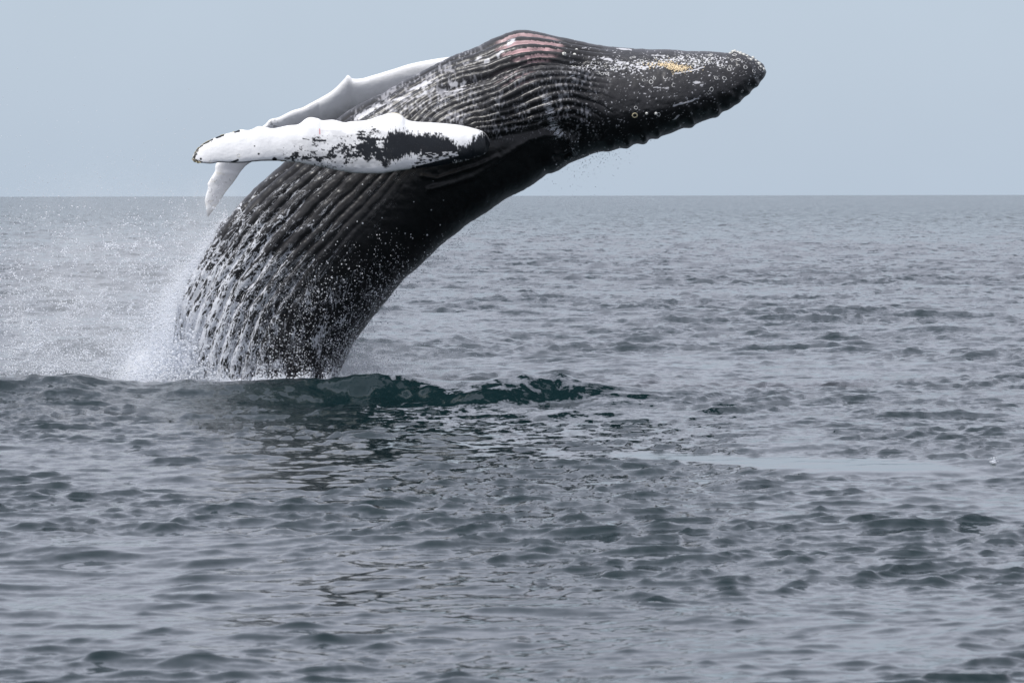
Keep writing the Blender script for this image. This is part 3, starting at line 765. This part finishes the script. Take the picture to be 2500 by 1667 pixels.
def drops(name, P, S, label, cat):
    me = bpy.data.meshes.new(name); me.vertices.add(len(P)); me.vertices.foreach_set('co', P.astype(np.float32).ravel())
    at = me.attributes.new('dropsize', 'FLOAT_VECTOR', 'POINT'); at.data.foreach_set('vector', S.astype(np.float32).ravel())
    o = bpy.data.objects.new(name, me); C.collection.objects.link(o)
    md = o.modifiers.new('drops', 'NODES'); md.node_group = DG
    return tag(o, label, cat, kind='stuff')
def sizes(n, lo, hi, p=3.0):
    s = lo + (hi - lo) * rng.random(n) ** p
    return np.stack([s * rng.uniform(.8, 1.3, n), s * rng.uniform(.8, 1.2, n), s * rng.uniform(.8, 1.6, n)], -1)
def w3(px, py, Yv):
    k = Yv / FPX
    return np.stack([(px - 1250) * k, Yv, EYE - (py - 478) * k], -1)
Px, Py, Yv, Ss = [], [], [], []
def add(px, py, yv, s):
    Px.append(px); Py.append(py); Yv.append(yv); Ss.append(s)
# broad curtain of droplets thrown off to the left
n = 52000
h_ = rng.random(n) ** .55                                   # 0 up .. 1 at the water
py = 470 + h_ * 500
reach = 1 - .35 * (1 - h_)
x_r = 420 + np.interp(py, [450, 560, 640, 750, 850], [150, 90, 50, 8, -20])
px = x_r - rng.random(n) ** 1.3 * 640 + rng.normal(0, 12, n)
cl = fbm(px / 55, py / 40, 4, 201); cl2 = fbm(px / 14, py / 11, 2, 203)
keep_ = rng.random(n) < np.clip((cl * .75 + cl2 * .2 - .30) * 2.2, .08, 1) * np.where(px < x_r - 330, np.clip(1 - (x_r - 330 - px) / 420, .15, 1), 1)
px, py = px[keep_], py[keep_]; m_ = len(px)
add(px, py, DW + rng.normal(.2, 1.1, m_), sizes(m_, .0025, .0115, 4))
# high thin droplets before the sky
n = 900; add(rng.uniform(0, 560, n), 480 - rng.exponential(70, n), DW + rng.normal(0, 1, n), sizes(n, .002, .006))
# denser sheet pouring off the left side of the body
n = 17000; tt = rng.random(n) ** .6
bx = np.interp(tt, [0, .3, .6, .8, 1], [560, 480, 425, 405, 395]); by = np.interp(tt, [0, .3, .6, .8, 1], [520, 640, 760, 850, 935])
add(bx - rng.exponential(6 + 34 * tt ** 2, n), by + rng.normal(0, 8, n), DW + rng.normal(0, .55, n), sizes(n, .003, .010, 3))
# white burst at the foot
n = 60000
bx = 405 + rng.normal(0, 42, n); hh_ = rng.exponential(23, n); by = 948 - hh_ - np.clip((bx - 360) * .35, -5, 45) * rng.random(n)
add(bx + hh_ * .10, by, DW - .1 + rng.normal(0, .55, n), sizes(n, .004, .014, 2.5))
n = 7000; bx = rng.uniform(100, 360, n); add(bx, 950 - rng.exponential(22, n), DW + rng.normal(0, .8, n), sizes(n, .003, .012, 3))
# heavy white water at the very foot
n = 24000; bx = 396 + rng.normal(0, 36, n); hh_ = np.abs(rng.normal(0, 36, n)) * np.clip((bx - 315) / 60, .25, 1.3); add(bx + .22 * hh_ * (rng.random(n) + .4), 955 - hh_, DW - .55 + rng.normal(0, .3, n), sizes(n, .006, .026, 3))
n = 9000; tt = rng.random(n) ** .5; bx = np.interp(tt, [0, .5, 1], [438, 420, 400]); by = np.interp(tt, [0, .5, 1], [700, 830, 945])
add(bx - rng.exponential(3 + 16 * tt, n), by + rng.normal(0, 8, n), DW - .3 + rng.normal(0, .4, n), sizes(n, .004, .014, 3))
# torn clumps of water in the air
for c_ in range(110):
    k_ = int(rng.integers(10, 50)); c0 = rng.uniform(20, 400); c1 = max(600, 940 - rng.exponential(110))
    a0 = rng.uniform(-.5, 1.2); q0 = rng.normal(0, 1, k_)
    add(c0 + q0 * 9 * math.cos(a0) + rng.normal(0, 3, k_), c1 - q0 * 9 * math.sin(a0) + rng.normal(0, 3, k_), DW + rng.normal(0, .8) + rng.normal(0, .04, k_), sizes(k_, .003, .012, 2.5))
# mist and drops behind the back at the right of the base
n = 6000; bx = 835 + rng.exponential(70, n); add(bx, 925 - rng.exponential(28, n) - 25 * rng.random(n), DW + .8 + rng.normal(0, .7, n), sizes(n, .002, .006, 3))
n = 700; tt = rng.random(n); bx = np.interp(tt, [0, 1], [830, 1180]); by = np.interp(tt, [0, .3, .6, 1], [905, 760, 650, 525]); add(bx + rng.exponential(6, n), by + rng.exponential(5, n), DW + rng.normal(0, .4, n), sizes(n, .002, .005, 3))
# foam line along the foot of the body
n = 9000; bx = rng.uniform(440, 830, n); add(bx, 938 - rng.exponential(1, n) * (3 + 26 * np.clip(fbm(bx / 26, bx * 0, 3, 211) - .38, 0, 1)), DW - 1.1 * np.sqrt(np.clip(1 - ((bx - 635) / 215) ** 2, 0, 1)) - rng.random(n) * .25, sizes(n, .003, .011, 3))
# drips under the jaw
n = 420; bx = 1440 + rng.normal(0, 55, n); add(bx, 372 + (1450 - bx) * .25 + rng.exponential(28, n), DW - .3 + rng.normal(0, .4, n), sizes(n, .002, .005, 2))
Px, Py, Yv = map(np.concatenate, (Px, Py, Yv)); Ss = np.vstack(Ss)
P = w3(Px, Py, Yv); m_ = P[:, 2] > -.15
print('spray drops', m_.sum())
drops('spray', P[m_], Ss[m_], 'white spray droplets bursting from the water around the foot of the whale', 'spray')
# drops flying close over the wet flank
wsel = np.nonzero(WNEAR & (WK == 0) & (WPX[:, 1] > 520) & (WPX[:, 1] < 960))[0]
pr = sstep(520, 900, WPX[wsel, 1]) * (.25 + fbm(WPX[wsel, 0] / 30, WPX[wsel, 1] / 45, 3, 221) ** 2 * 2)
pick = rng.choice(wsel, 7500, p=pr / pr.sum())
P = WV[pick] + WN[pick] * rng.exponential(.05, (len(pick), 1)) + rng.normal(0, .008, (len(pick), 3))
drops('flank_droplets', P, sizes(len(pick), .0022, .0085, 3.2), 'white water droplets falling over the dark flank of the whale', 'droplets')
# little splash at the right
xs, ys = 4.20, 42.9; zs = 0.0
n = 110; a = rng.random(n) * 6.28; hgt = rng.exponential(.012, n)
P = np.stack([xs + rng.normal(0, .012, n) + hgt * .25, ys + rng.normal(0, .03, n), zs + hgt + .01], -1)
drops('splash', P, sizes(n, .002, .006, 2), 'tiny white splash on the water near the right edge', 'splash')

# ------------------------------------------------------------------ mist
t = M_mist.node_tree; t.nodes.clear()
o_ = N(t, 'ShaderNodeOutputMaterial'); pv = N(t, 'ShaderNodeVolumePrincipled')
pv.inputs['Color'].default_value = (.985, .99, .995, 1); pv.inputs['Anisotropy'].default_value = 0
gp = N(t, 'ShaderNodeNewGeometry').outputs['Position']
sep = N(t, 'ShaderNodeSeparateXYZ'); t.links.new(gp, sep.inputs[0])
def blob(cxyz, rxyz, dens):
    s = N(t, 'ShaderNodeVectorMath', operation='SUBTRACT'); t.links.new(gp, s.inputs[0]); s.inputs[1].default_value = cxyz
    d_ = N(t, 'ShaderNodeVectorMath', operation='DIVIDE'); t.links.new(s.outputs[0], d_.inputs[0]); d_.inputs[1].default_value = rxyz
    l = N(t, 'ShaderNodeVectorMath', operation='LENGTH'); t.links.new(d_.outputs[0], l.inputs[0])
    return math_n(t, 'MULTIPLY', maprange(t, l.outputs['Value'], 1, .15, 0, 1, True), dens)
nA = noise(t, gp, 2.6, 4, .6); nB = noise(t, gp, 9, 3, .6)
nz_ = maprange(t, math_n(t, 'ADD', math_n(t, 'MULTIPLY', nA, .7), math_n(t, 'MULTIPLY', nB, .3)), .36, .68, .12, 1.6)
d1 = blob((-4.3, DW, .10), (.60, .8, .46), 45.0)
d2 = blob((-4.05, DW, .75), (.36, .8, .95), 2.0)
d3 = blob((-5.0, DW + .3, .9), (2.6, 1.2, 2.2), .42)
d4 = blob((-3.6, DW + .2, 1.9), (.9, .9, 1.0), .38)
d5 = blob((-1.5, DW + 1.2, .1), (1.8, 1.0, .8), .35)
sm_ = math_n(t, 'ADD', math_n(t, 'ADD', math_n(t, 'ADD', d1, d2), math_n(t, 'ADD', d3, d4)), d5)
t.links.new(math_n(t, 'MULTIPLY', sm_, nz_), pv.inputs['Density'])
t.links.new(pv.outputs[0], o_.inputs['Volume'])
def box(name, lo, hi, mat):
    (x0, y0, z0), (x1, y1, z1) = lo, hi
    V = np.array([(x, y, z) for x in (x0, x1) for y in (y0, y1) for z in (z0, z1)], float)
    F = np.array([(0, 1, 3, 2), (4, 6, 7, 5), (0, 4, 5, 1), (2, 3, 7, 6), (0, 2, 6, 4), (1, 5, 7, 3)])
    return mesh_obj(name, V, F, mat, smooth=False)
mist = box('mist', (-7.6, DW - 1.4, -.3), (.6, DW + 2.3, 3.2), M_mist)
tag(mist, 'pale veil of fine spray hanging left of the whale and at its foot', 'mist', kind='stuff')
M_mist.cycles.volume_step_rate = 1.0
